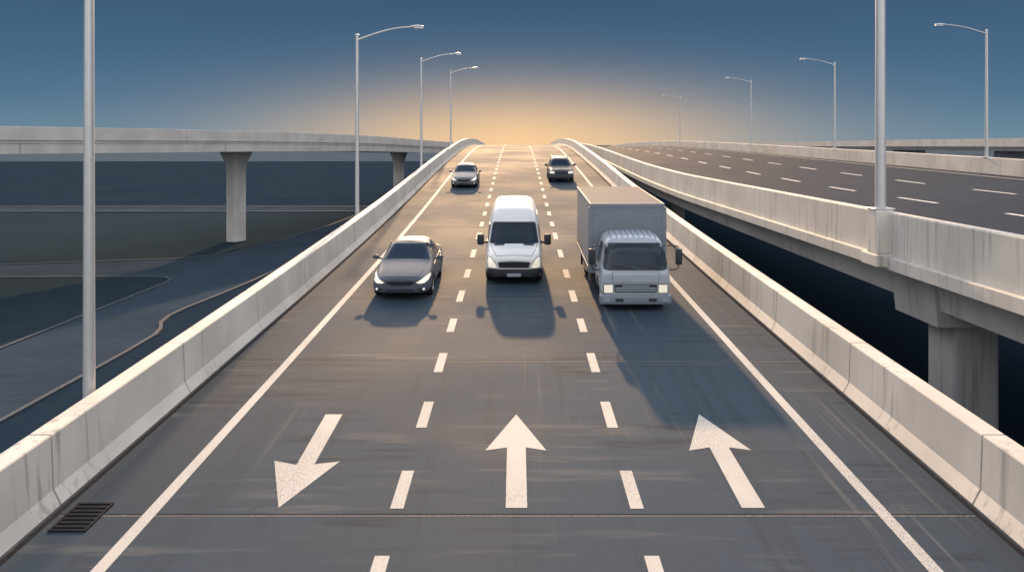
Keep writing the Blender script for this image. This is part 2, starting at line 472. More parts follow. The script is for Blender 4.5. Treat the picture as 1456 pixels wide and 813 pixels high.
# drain grate
dy0, dy1 = plane_d(756), plane_d(716)
gr = tag(empty('drain_grate', (-6.37, (dy0+dy1)/2, ROAD((dy0+dy1)/2))), 'dark iron drain grate set in the road at the foot of the left barrier', 'drain grate')
sl = (ROAD(dy1)-ROAD(dy0))/(dy1-dy0); gr.rotation_euler = (math.atan(sl), 0, 0)
hx, hy = .27, (dy1-dy0)/2
bm = bmesh.new(); box(bm, -hx, hx, -hy, hy, .002, .006); link('pit_shade', bm, M['pit_dark'], gr)  # thin black plate standing in for the unlit depth under the bars
bm = bmesh.new()
for a in ((-hx, hx, -hy, -hy+.04), (-hx, hx, hy-.04, hy), (-hx, -hx+.035, -hy+.04, hy-.04), (hx-.035, hx, -hy+.04, hy-.04)):
    box(bm, *a, .004, .024)
link('frame', bm, M['iron'], gr)
for k in range(6):
    bm = bmesh.new(); yc = -hy+.04+(k+.75)*(2*hy-.08)/6.5
    box(bm, -hx+.036, hx-.036, yc-.032, yc+.032, .006, .022, .004, 1); link('bar', bm, M['iron'], gr)

# ------------------------------------------------------------------ right elevated road
via = tag(empty('elevated_viaduct', (21, 21.7, 0)), 'wide concrete viaduct on the right with stained parapet over the dark gap', 'viaduct')
bm = bmesh.new()
ys = dl(-30, 330, 2.0)
xs = [XN+.30, 15, 20, 25, 30.8]
vg = [[bm.verts.new((x, y, DECK(x, y))) for x in xs] for y in ys]
for i in range(len(ys)-1):
    for j in range(len(xs)-1): bm.faces.new((vg[i][j], vg[i][j+1], vg[i+1][j+1], vg[i+1][j]))
road2 = tag(link('elevated_road', bm, M['road2'], smooth=True), kind='structure')
strip('edge_line', 29.5, 29.72, -30, 330, M['paint'], zf=lambda y: DECK(29.6, y), lift=.006, parent=road2)
strip('edge_line', 11.6, 11.8, -30, 330, M['paint'], zf=lambda y: DECK(11.7, y), lift=.006, parent=road2)
for xr, ph in ((18.4, 0.), (23.8, 3.2)):
    y = 1.0+ph
    while y < 150:
        strip('lane_dash', xr-.11, xr+.11, y, y+3.6, M['paint_fresh'], zf=lambda q, xr=xr: DECK(xr, q), lift=.006, parent=road2)
        y += 8.6
# deck slab and box girder under it
bm = bmesh.new()
def crosspath(step=4): return dl(-30, 330, step)
rings = []
for y in crosspath():
    zn, zf = NEAR(y), FARZ(y)
    rings.append([bm.verts.new(v) for v in ((XN-.14, y, zn-.13), (XN-.14, y, zn-.44), (XF+.14, y, zf-.44), (XF+.14, y, zf-.13), (XF-.2, y, zf-.09), (XN+.2, y, zn-.09))])
for a, b in zip(rings, rings[1:]):
    for i in range(6): bm.faces.new((a[i], a[(i+1) % 6], b[(i+1) % 6], b[i]))
bm.faces.new(rings[0]); bm.faces.new(rings[-1])
child(link('deck_slab', bm, M['concrete']), via)
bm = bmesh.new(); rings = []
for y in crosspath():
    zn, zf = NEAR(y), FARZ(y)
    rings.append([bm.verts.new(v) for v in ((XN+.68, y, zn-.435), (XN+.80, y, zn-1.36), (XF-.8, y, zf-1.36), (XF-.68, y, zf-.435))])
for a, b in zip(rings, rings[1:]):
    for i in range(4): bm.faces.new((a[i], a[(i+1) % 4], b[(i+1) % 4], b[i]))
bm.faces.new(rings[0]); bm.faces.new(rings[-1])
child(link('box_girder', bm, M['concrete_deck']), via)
PSEC = [(0, -.13), (0, 1.02), (.02, 1.05), (.28, 1.05), (.30, 1.02), (.32, -.10), (.2, -.101)]
for side, zf, x0, nx in ((0, NEAR, XN, 1), (1, FARZ, XF, -1)):
    y = 20.7 - 6.2*8
    while y < 300:
        path = [(x0, yy, zf(yy), nx, 0) for yy in dl(y+.012, y+6.2-.012, 1.6)]
        bm = bmesh.new(); sweep(bm, path, PSEC)
        child(link('parapet_panel', bm, M['concrete']), via)
        y += 6.2
for yc in (21.75, 74, 118, 166):
    # cap beam with tapered ends, then two columns
    bm = bmesh.new(); zn = NEAR(yc)
    a = []
    for yy, inset in ((yc-1.15, 0), (yc+1.15, 0)):
        a.append([bm.verts.new(v) for v in ((XN+.58, yy, zn-.45), (XN+.72, yy, zn-1.78), (XF-.72, yy, zn-1.78), (XF-.58, yy, zn-.45))])
    for i in range(4): bm.faces.new((a[0][i], a[0][(i+1) % 4], a[1][(i+1) % 4], a[1][i]))
    bm.faces.new(a[0]); bm.faces.new(a[1])
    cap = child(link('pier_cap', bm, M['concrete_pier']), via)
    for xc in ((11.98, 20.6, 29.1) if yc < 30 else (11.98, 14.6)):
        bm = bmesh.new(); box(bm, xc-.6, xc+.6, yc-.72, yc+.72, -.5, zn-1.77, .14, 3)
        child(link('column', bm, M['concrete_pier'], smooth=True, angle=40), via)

# ------------------------------------------------------------------ left viaduct curving away
ctl = [(-110, 8), (-86, 20), (-60, 41), (-41, 64), (-31, 82), (-22.2, 110), (-15.5, 150), (-12.6, 195), (-11.4, 250), (-11, 330)]
def crom(pts, n=10):
    out = []
    P = [Vector((*p, 0)) for p in pts]
    for i in range(len(P)-1):
        p0, p1, p2, p3 = P[max(i-1, 0)], P[i], P[i+1], P[min(i+2, len(P)-1)]
        for k in range(n):
            t = k/n
            out.append(.5*((2*p1)+(p2-p0)*t+(2*p0-5*p1+4*p2-p3)*t*t+(3*p1-p0-3*p2+p3)*t**3))
    out.append(P[-1]); return out
lp = crom(ctl, 12)
_zl = pchip([-20, 64, 82, 110, 150, 200, 260, 340], [.34, .37, .36, .18, -.45, -.9, -1.6, -4.5])   # deck level above the eye
vpath = []
acc = [0.0]
for i, q in enumerate(lp):
    t = (lp[min(i+1, len(lp)-1)]-lp[max(i-1, 0)]).normalized()
    vpath.append((q.x, q.y, EYE+_zl(q.y), -t.y, t.x))
    if i: acc.append(acc[-1]+(lp[i]-lp[i-1]).length)
def at_s(s):
    s = min(max(s, 0), acc[-1]-1e-4); i = int(np.searchsorted(acc, s, side='right')-1); i = min(i, len(acc)-2)
    f = (s-acc[i])/(acc[i+1]-acc[i]); return tuple(a+(b-a)*f for a, b in zip(vpath[i], vpath[i+1]))
def seg(s0, s1, step=2.0): return [at_s(s) for s in dl(s0, s1, step)]
lv = tag(empty('curved_viaduct', (-31, 84, 0)), 'pale curving viaduct crossing behind the left lamp posts on flared piers', 'viaduct')
# n points to the far side (left of travel): near face at offset 0
Ltot = acc[-1]
bm = bmesh.new(); sweep(bm, seg(0, Ltot, 3), [(.02, -.02), (.02, -.30), (10.0, -.30), (10.0, -.02)])
child(link('deck_slab', bm, M['concrete_far']), lv)
s = 1.5
while s < Ltot-11:
    e = min(s+10.6, Ltot)
    bm = bmesh.new(); sweep(bm, seg(s+.02, e-.02), [(-.10, -.06), (-.10, 1.03), (-.08, 1.06), (.18, 1.06), (.2, -.06)]); child(link('parapet_panel', bm, M['concrete_far']), lv)
    bm = bmesh.new(); sweep(bm, seg(s+.02, e-.02), [(9.82, -.015), (9.84, 1.06), (10.1, 1.06), (10.1, -.06)]); child(link('parapet_panel', bm, M['concrete_far']), lv)
    s = e
s = 7.0
while s < Ltot-20:
    e = min(s+21.2, Ltot)
    bm = bmesh.new(); sweep(bm, seg(s+.03, e-.03), [(.09, -.30), (.12, -1.16), (9.85, -1.16), (9.9, -.30)]); child(link('girder_span', bm, M['concrete_far']), lv)
    s = e
def flared_pier(px, dist_s, lo=-.4):
    x, y, z, nx, ny = at_s(dist_s)
    ang = math.atan2(ny, nx)
    bm = bmesh.new(); rings = []
    top = z-1.155
    for k in range(13):
        if k == 0: zz, fl = lo, 0
        else:
            u = (k-1)/11; zz = top-2.6+2.6*u; fl = (1-math.cos(u*math.pi/2))**1.2
        hw = 1.05+.72*fl; hd = .8+.45*fl
        ch = .35
        ring = []
        for a, b in ((-hw, -hd+ch), (-hw+ch, -hd), (hw-ch, -hd), (hw, -hd+ch), (hw, hd-ch), (hw-ch, hd), (-hw+ch, hd), (-hw, hd-ch)):
            # a runs along the road, b across it
            ax, ay = -ny, nx
            cx, cy = x+nx*5, y+ny*5
            ring.append(bm.verts.new((cx-ax*a+nx*b, cy-ay*a+ny*b, zz)))
        rings.append(ring)
    for a, b in zip(rings, rings[1:]):
        for i in range(8): bm.faces.new((a[i], a[(i+1) % 8], b[(i+1) % 8], b[i]))
    bm.faces.new(rings[0]); bm.faces.new(rings[-1])
    return child(link('flared_pier', bm, M['concrete_light'], smooth=True, angle=35), lv)
def s_for_px(px):
    best = min((abs(735+F*(at_s(s)[0]+at_s(s)[3]*5)/(at_s(s)[1]+at_s(s)[4]*5)-px), s) for s in np.arange(40, Ltot-30, .25) if at_s(s)[1] > 30)
    return best[1]
for px in (335, 567): flared_pier(px, s_for_px(px))

# ------------------------------------------------------------------ far viaduct on the right
fv = tag(empty('distant_viaduct', (76, 150, 0)), 'distant grey viaduct low on the horizon behind the right lamp posts', 'viaduct')
_zf = pchip([40, 120, 200, 265, 400], [-.1, -.15, -.35, -.6, -1.5])
fp = [(75, y, EYE+_zf(y), 1, 0) for y in dl(45, 400, 6)]
bm = bmesh.new(); sweep(bm, fp, [(0, -.25), (0, 1.05), (.35, 1.05), (.35, -.1)]); child(link('parapet', bm, M['concrete_far']), fv)
bm = bmesh.new(); sweep(bm, fp, [(9.7, -.1), (9.7, 1.05), (10, 1.05), (10, -.25)]); child(link('parapet', bm, M['concrete_far']), fv)
bm = bmesh.new(); sweep(bm, fp, [(.36, -.11), (.12, -.25), (.5, -.95), (9.5, -.95), (9.9, -.25), (9.69, -.11)]); child(link('girder', bm, M['concrete_deck']), fv)
for y in (60, 95, 130, 165, 200, 235, 270, 305):
    bm = bmesh.new(); box(bm, 77, 83, y-.7, y+.7, -.4, EYE+_zf(y)-.94, .2); child(link('pier', bm, M['concrete_pier']), fv)

# ------------------------------------------------------------------ street lamps
def lamp(h, r0, r1, arm, rise, name='street_lamp'):
    """pole at origin, arm towards +x."""
    t = empty(name)
    bm = bmesh.new(); n = 8
    tube(bm, [(0, 0, h*k/n) for k in range(n+1)], [r0+(r1-r0)*k/n for k in range(n+1)], 14)
    bm2 = bmesh.new(); tube(bm2, [(0, 0, h-.02), (0, 0, h+.05), (0, 0, h+.08)], [r1*1.18, r1*1.18, r1*.6], 12)
    link('pole', bm, M['galv'], t, True, 40)
    link('pole_cap', bm2, M['galv'], t, True, 40)
    bm = bmesh.new(); box(bm, -r0*2, r0*2, -r0*2, r0*2, 0, .03, .006, 1); link('base_plate', bm, M['galv'], t)
    bm = bmesh.new(); pts = []
    for k in range(15):
        u = k/14; pts.append((arm*u*.86, 0, h-.22+rise*math.sin(min(1, u*1.05)*math.pi/2)**1.0))
    tube(bm, pts, [.05-.018*k/14 for k in range(15)], 10)
    link('arm', bm, M['galv'], t, True, 60)
    hz = pts[-1][2]; hx0 = arm*.80; hx1 = arm*1.0
    # cobra head: tapered shell with white lens beneath
    bm = bmesh.new(); rings = []
    for u, wd, ht in ((0, .055, .05), (.18, .085, .065), (.45, .125, .085), (.8, .125, .075), (.95, .095, .055), (1, .05, .03)):
        x = hx0+(hx1-hx0)*u; ring = []
        for k in range(12):
            a = k*math.pi*2/12; ring.append(bm.verts.new((x, math.cos(a)*wd, hz+.02+max(-.4, math.sin(a))*ht)))
        rings.append(ring)
    for a, b in zip(rings, rings[1:]):
        for i in range(12): bm.faces.new((a[i], a[(i+1) % 12], b[(i+1) % 12], b[i]))
    bm.faces.new(rings[0]); bm.faces.new(rings[-1])
    hd = link('lamp_head', bm, M['galv'], t, True, 50)
    bm = bmesh.new(); xa = hx0+(hx1-hx0)*.3; xb = hx1-.02
    v = box(bm, xa, xb, -.10, .10, hz-.075, hz-.018, .025, 3)
    link('lens', bm, M['lens'], hd, True, 50)
    return t
G1 = 'street lamps along the left barrier'; G2 = 'street lamps along the far parapet'
lampA = lamp(9.55, .105, .075, 3.15, .62)
def bracket(t, r):
    bm = bmesh.new(); box(bm, -.2, .2, -.35, .35, -.45, -.004, .03, 2); link('bracket', bm, M['concrete'], t)
bracket(lampA, .1)
left_lamps = [(14.3, 'tall street lamp nearest the viewer on the left, its arm out of frame'),
              (38.3, 'street lamp behind the left barrier whose arm reaches highest above the grey car'),
              (64.0, 'middle of the three whole lamps left of the glow, between its taller and shorter neighbours'),
              (92.5, 'shortest lamp left of the glow, standing just behind the barrier crest')]
for i, (y, lab) in enumerate(left_lamps):
    t = lampA if i == 0 else copy_tree(lampA)
    t.location = (-7.565, y, ROAD(y)-.15); tag(t, lab, 'street lamp', G1)
lampB = lamp(8.35, .11, .075, 3.4, .6)
xl = 31.03
right_lamps = [(1403, 'street lamp at the right end of the far parapet, tallest of that row'),
               (1187, 'street lamp on the far parapet just left of the thick near pole'),
               (1068, 'street lamp on the far parapet second nearest the glow'),
               (967, 'smallest street lamp on the far parapet, closest to the glow')]
for i, (px, lab) in enumerate(right_lamps):
    t = lampB if i == 0 else copy_tree(lampB)
    y = F*xl/(px-735)
    t.location = (xl, y, FARZ(y)+1.048); t.rotation_euler = (0, 0, math.pi); tag(t, lab, 'street lamp', G2)
# thick near pole on its pedestal
lampC = lamp(11.5, .14, .115, 3.2, .6)
yp = 22.0
lampC.location = (9.89, yp, NEAR(yp)+1.13)
tag(lampC, 'thick street lamp pole on a concrete pedestal on the near parapet', 'street lamp')
bm = bmesh.new()
box(bm, -.26, .24, -.30, .30, -1.20, -.003, .05, 2)
pd = link('pedestal', bm, M['concrete'], lampC)
bm = bmesh.new(); box(bm, -.33, .2, -.50, .50, -1.52, -1.19, .03, 2); link('plinth', bm, M['concrete'], pd)

# ------------------------------------------------------------------ vehicles
def loft(stations, sub=2):
    """half section per station: y, zb, hw, zm, zs, hs, zt, ht"""
    bm = bmesh.new(); rings = []
    for y, zb, hw, zm, zs, hs, zt, ht in stations:
        half = [(hw*.82, zb), (hw*.975, zb+.07), (hw, zm), (hs, zs), (ht, zt-.035), (ht*.6, zt)]
        pts = [(0, zb)] + half + [(0, zt+.012)] + [(-x, z) for x, z in reversed(half)]
        rings.append([bm.verts.new((x, y, z)) for x, z in pts])
    n = len(rings[0])
    for a, b in zip(rings, rings[1:]):
        for i in range(n): bm.faces.new((a[i], a[(i+1) % n], b[(i+1) % n], b[i]))
    for r in (rings[0], rings[-1]):      # caps as a strip of quads
        h = n//2
        for i in range(h):
            a, b, c, d_ = r[i], r[i+1], r[(n-i-1) % n], r[(n-i) % n]
            vs = []
            for v in (a, b, c, d_):
                if v not in vs: vs.append(v)
            if len(vs) >= 3: bm.faces.new(vs)
    bmesh.ops.recalc_face_normals(bm, faces=bm.faces[:])
    me = bpy.data.meshes.new('tmp'); bm.to_mesh(me); bm.free()
    o = bpy.data.objects.new('tmp', me); COL.objects.link(o)
    md = o.modifiers.new('s', 'SUBSURF'); md.levels = sub; md.render_levels = sub
    return o
def bake(o, name, mat, parent, angle=38):
    dg = bpy.context.evaluated_depsgraph_get(); dg.update()
    me = bpy.data.meshes.new_from_object(o.evaluated_get(dg))
    old = o.data; bpy.data.objects.remove(o); bpy.data.meshes.remove(old)
    me.name = name; me.materials.clear(); me.materials.append(mat)
    for p in me.polygons: p.use_smooth = True
    me.set_sharp_from_angle(angle=R(angle))
    r = bpy.data.objects.new(name, me); COL.objects.link(r); r.parent = parent
    return r
def cut_arches(o, axles, rad, hw):
    cs = []
    for y, z in axles:
        bm = bmesh.new()
        bmesh.ops.create_cone(bm, cap_ends=True, segments=32, radius1=rad, radius2=rad, depth=4,
                              matrix=Matrix.Translation((0, y, z)) @ Matrix.Rotation(math.pi/2, 4, 'Y'))
        # keep only the two ends so the engine bay stays solid
        me = bpy.data.meshes.new('cut'); bm.to_mesh(me); bm.free()
        c = bpy.data.objects.new('cut', me); COL.objects.link(c); cs.append(c)
        md = o.modifiers.new('b', 'BOOLEAN'); md.object = c; md.operation = 'DIFFERENCE'; md.solver = 'EXACT'
    return cs
def make_body(stations, axles, arch, mat, parent, name='body'):
    o = loft(stations); hw = max(s[2] for s in stations)
    cs = cut_arches(o, axles, arch, hw)
    r = bake(o, name, mat, parent)
    for c in cs:
        me = c.data; bpy.data.objects.remove(c); bpy.data.meshes.remove(me)
    bm = bmesh.new(); bm.from_mesh(r.data); tree = BVHTree.FromBMesh(bm); bm.free()
    return r, tree
AX = {'front': (lambda a, b: Vector((a, -3, b)), Vector((0, 1, 0))), 'back': (lambda a, b: Vector((a, 12, b)), Vector((0, -1, 0))),
      'right': (lambda a, b: Vector((4, a, b)), Vector((-1, 0, 0))), 'left': (lambda a, b: Vector((-4, a, b)), Vector((1, 0, 0))),
      'top': (lambda a, b: Vector((a, b, 6)), Vector((0, 0, -1)))}
def patch(name, tree, poly, axis, mat, parent, off=.006, thick=.03, step=.09):
    org, dr = AX[axis]
    bm = bmesh.new(); bm.faces.new([bm.verts.new((a, b, 0)) for a, b in poly])
    xs_ = [p[0] for p in poly]; ys_ = [p[1] for p in poly]
    for k in range(1, int((max(xs_)-min(xs_))/step)+1):
        bmesh.ops.bisect_plane(bm, geom=bm.verts[:]+bm.edges[:]+bm.faces[:], plane_co=(min(xs_)+k*step, 0, 0), plane_no=(1, 0, 0))
    for k in range(1, int((max(ys_)-min(ys_))/step)+1):
        bmesh.ops.bisect_plane(bm, geom=bm.verts[:]+bm.edges[:]+bm.faces[:], plane_co=(0, min(ys_)+k*step, 0), plane_no=(0, 1, 0))
    miss = []
    hits = []
    for v in bm.verts:
        o = org(v.co.x, v.co.y); h, nrm, idx, dist = tree.ray_cast(o, dr)
        if h is None: miss.append((v, o)); continue
        if nrm.dot(dr) > 0: nrm = -nrm
        v.co = h + nrm*off*.4 - dr*off; hits.append(v.co.copy())
    for v, o in miss:
        if hits:
            c = min(hits, key=lambda q: (q-o - dr*(q-o).dot(dr)).length)
            t = (c-o).dot(dr); v.co = o + dr*t
    be = [e for e in bm.edges if len(e.link_faces) == 1]
    r = bmesh.ops.extrude_edge_only(bm, edges=be)
    for v in [g for g in r['geom'] if isinstance(g, bmesh.types.BMVert)]: v.co += dr*thick
    o = link(name, bm, mat, parent, True, 45)
    return o
def framed(name, tree, poly, axis, mat, parent, off=.006, thick=.03, step=.09, grow=.025, fname='gasket', fmat=None):
    o = patch(name, tree, poly, axis, mat, parent, off, thick, step)
    n = len(poly); out = []
    area = sum(poly[i][0]*poly[(i+1) % n][1]-poly[(i+1) % n][0]*poly[i][1] for i in range(n))
    sg = 1 if area > 0 else -1
    for i in range(n):
        a, b, c = (Vector(poly[i-1]), Vector(poly[i]), Vector(poly[(i+1) % n]))
        n1 = Vector(((b-a).y, -(b-a).x)).normalized()*sg; n2 = Vector(((c-b).y, -(c-b).x)).normalized()*sg
        m = (n1+n2); k = m.length_squared
        m = m*(2/k) if k > .4 else m.normalized()*1.6
        out.append(tuple(b+m*grow))
    patch(fname, tree, out, axis, fmat or M['trim'], o, off*.55, thick, step)
    return o
def mirx(poly): return [(-a, b) for a, b in reversed(poly)]

def wheel(x, y, rad, wd, parent, dual=False, steel=False):
    sx = 1 if x > 0 else -1
    t = bmesh.new()
    prof = [(rad*.62, -wd/2), (rad*.8, -wd/2), (rad*.94, -wd*.46), (rad, -wd*.33), (rad, wd*.33), (rad*.94, wd*.46), (rad*.8, wd/2), (rad*.62, wd/2), (rad*.58, wd*.3), (rad*.58, -wd*.3)]
    def lathe(bm, prof, seg=28):
        rings = [[bm.verts.new((a, math.cos(k*2*math.pi/seg)*r, math.sin(k*2*math.pi/seg)*r)) for r, a in prof] for k in range(seg)]
        for k in range(seg):
            A, B = rings[k], rings[(k+1) % seg]
            for i in range(len(prof)): bm.faces.new((A[i], A[(i+1) % len(prof)], B[(i+1) % len(prof)], B[i]))
    lathe(t, prof)
    w_ = link('wheel', t, M['tyre'], parent, True, 40); w_.location = (x, y, rad)
    bm = bmesh.new()
    lathe(bm, [(rad*.61, sx*wd*.46), (rad*.55, sx*wd*.36), (rad*.55, -sx*wd*.2), (rad*.61, -sx*wd*.2)])
    n = 5 if not steel else 8
    for k in range(n):
        a = k*2*math.pi/n
        vs = box(bm, sx*wd*.2-.02, sx*wd*.2+.025, -rad*.10, rad*.10, rad*.1, rad*.57)
        bmesh.ops.rotate(bm, verts=vs, cent=(0, 0, 0), matrix=Matrix.Rotation(a, 3, 'X'))
    bmesh.ops.create_cone(bm, cap_ends=True, segments=16, radius1=rad*.2, radius2=rad*.16, depth=.09, matrix=Matrix.Translation((sx*wd*.22, 0, 0)) @ Matrix.Rotation(sx*math.pi/2, 4, 'Y'))
    bmesh.ops.create_cone(bm, cap_ends=True, segments=24, radius1=rad*.56, radius2=rad*.56, depth=.012, matrix=Matrix.Translation((sx*wd*.05, 0, 0)) @ Matrix.Rotation(math.pi/2, 4, 'Y'))
    link('rim', bm, M['rim'], w_, True, 35)
    return w_
def ellipsoid(bm, c, r, seg=16):
    m = Matrix.Translation(c) @ Matrix.Diagonal((*r, 1))
    bmesh.ops.create_uvsphere(bm, u_segments=seg, v_segments=10, radius=1, matrix=m)
def place(t, x, y, sc=1.0):
    sl = (ROAD(y+4)-ROAD(y))/4
    t.location = (x, y, ROAD(y)+.006); t.rotation_euler = (math.atan(sl), 0, 0); t.scale = (sc, sc, sc)

def sedan(paint):
    t = empty('sedan_car')
    st = [  # y, zb, hw, zm, zs, hs, zt, ht
        (0.00, .27, .66, .42, .60, .60, .66, .44),
        (0.05, .22, .80, .44, .63, .72, .70, .52),
        (0.20, .19, .875, .46, .69, .81, .75, .58),
        (0.60, .18, .915, .52, .79, .85, .84, .64),
        (1.05, .18, .925, .55, .87, .86, .92, .66),
        (1.36, .18, .93, .56, .92, .87, .97, .74),
        (1.54, .18, .93, .56, .93, .87, 1.05, .73),
        (2.18, .18, .935, .57, .955, .86, 1.43, .63),
        (2.40, .18, .935, .57, .96, .86, 1.48, .62),
        (3.05, .18, .935, .58, .97, .855, 1.49, .61),
        (3.45, .18, .935, .58, .98, .855, 1.42, .60),
        (4.05, .18, .925, .60, .99, .85, 1.12, .62),
        (4.25, .19, .915, .60, .98, .84, 1.06, .63),
        (4.62, .22, .87, .60, .96, .78, 1.04, .60),
        (4.78, .30, .76, .60, .88, .68, .95, .5)]
    ax = [(.92, .33), (3.68, .33)]
    body, tr = make_body(st, ax, .37, paint, t)
    for y, z in ax:
        for s in (-1, 1): wheel(s*.80, y, .33, .22, t)
    framed('windshield', tr, [(-.76, 1.02), (.76, 1.02), (.72, 1.12), (.61, 1.39), (.50, 1.41), (-.50, 1.41), (-.61, 1.39), (-.72, 1.12)], 'front', M['glass'], t, .008, .03, .06)
    patch('rear_window', tr, [(-.62, 1.10), (.62, 1.10), (.5, 1.37), (-.5, 1.37)], 'back', M['glass'], t, .006)
    fw = [(1.78, 1.01), (2.32, 1.33), (2.72, 1.385), (2.72, 1.03)]
    rw = [(2.80, 1.03), (2.80, 1.388), (3.15, 1.37), (3.52, 1.27), (3.82, 1.10), (3.45, 1.05)]
    fd = [(1.50, .36), (1.50, .84), (2.72, .90), (2.72, .34)]
    rd = [(2.75, .34), (2.75, .90), (3.75, .92), (3.62, .78), (3.36, .60), (3.28, .34)]
    for side in ('left', 'right'):
        patch('side_window', tr, fw, side, M['glass'], t, .006); patch('side_window', tr, rw, side, M['glass'], t, .006)
        for dpoly, hy_ in ((fd, 2.52), (rd, 3.40)):
            dd = framed('door', tr, dpoly, side, paint, t, .005, .02, grow=.012, fname='door_gap')
            patch('handle', tr, [(hy_, .83), (hy_+.17, .835), (hy_+.17, .87), (hy_, .865)], side, paint, dd, .028, .03)
    framed('hood', tr, [(-.52, .16), (-.30, .10), (.30, .10), (.52, .16), (.64, .70), (.70, 1.42), (-.70, 1.42), (-.64, .70)], 'top', paint, t, .006, .02, .12, grow=.014, fname='hood_gap')
    hl = [(.47, .555), (.56, .52), (.72, .535), (.83, .60), (.865, .68), (.84, .735), (.70, .68), (.57, .61)]
    for pl in (hl, mirx(hl)): framed('headlight', tr, pl, 'front', M['headlamp'], t, .012, .05, .05, grow=.018, fname='bezel')
    g = [(-.44, .60), (-.24, .605), (-.10, .595), (0, .575), (.10, .595), (.24, .605), (.44, .60), (.38, .52), (.28, .475), (0, .46), (-.28, .475), (-.38, .52)]
    gr_ = patch('grille', tr, g, 'front', M['trim'], t, .012, .05, .07)
    for z in (.50, .535, .57):
        hwz = .39 if z > .51 else .33
        patch('slat', tr, [(-hwz, z-.006), (hwz, z-.006), (hwz, z+.006), (-hwz, z+.006)], 'front', M['iron'], gr_, .022, .02, .09)
    patch('lower_intake', tr, [(-.47, .26), (.47, .26), (.42, .345), (.30, .36), (-.30, .36), (-.42, .345)], 'front', M['trim'], t, .012, .05)
    fg = [(.55, .30), (.74, .32), (.78, .39), (.70, .42), (.52, .37)]
    for s, pl in ((1, fg), (-1, mirx(fg))):
        f = patch('fog_recess', tr, pl, 'front', M['trim'], t, .010, .05, .05)
        c = [(s*.71+math.cos(a)*.035, .365+math.sin(a)*.035) for a in [k*math.pi/6 for k in range(12)]]
        patch('fog_lamp', tr, c, 'front', M['fog'], f, .025, .03, .03)
        bm = bmesh.new(); ellipsoid(bm, (s*1.04, 1.78, 1.02), (.115, .075, .072)); tube(bm, [(s*.84, 1.80, .955), (s*.98, 1.79, .985)], .03, 8)
        mi = link('mirror', bm, paint, t, True)
        pl2 = [(.50, .80), (.80, .82), (.78, .90), (.5, .92)]
        patch('tail_light', tr, [(s*a, b) for a, b in pl2] if s > 0 else mirx(pl2), 'back', plain_red(), t, .01, .03)
    return t
_red = []
def plain_red():
    if not _red: _red.append(plain('tail_lens', (.25, .01, .01), .25, 0, .5))
    return _red[0]

car1 = sedan(M['car_grey'])
place(car1, -3.64, plane_d(428), 1.03)
tag(car1, 'grey saloon car nearest the viewer in the left lane beside the white van', 'car', 'saloon cars in the left lane')
car2 = copy_tree(car1)
place(car2, -3.76, plane_d(268), 1.03)
tag(car2, 'small distant grey saloon car in the left lane near the crest', 'car', 'saloon cars in the left lane')
def repaint(o, a, b):
    for c in [o]+list(o.children_recursive):
        if c.type == 'MESH' and c.data.materials and c.data.materials[0] == a:
            c.data = c.data.copy(); c.data.materials[0] = b
repaint(car2, M['car_grey'], M['car_silver'])

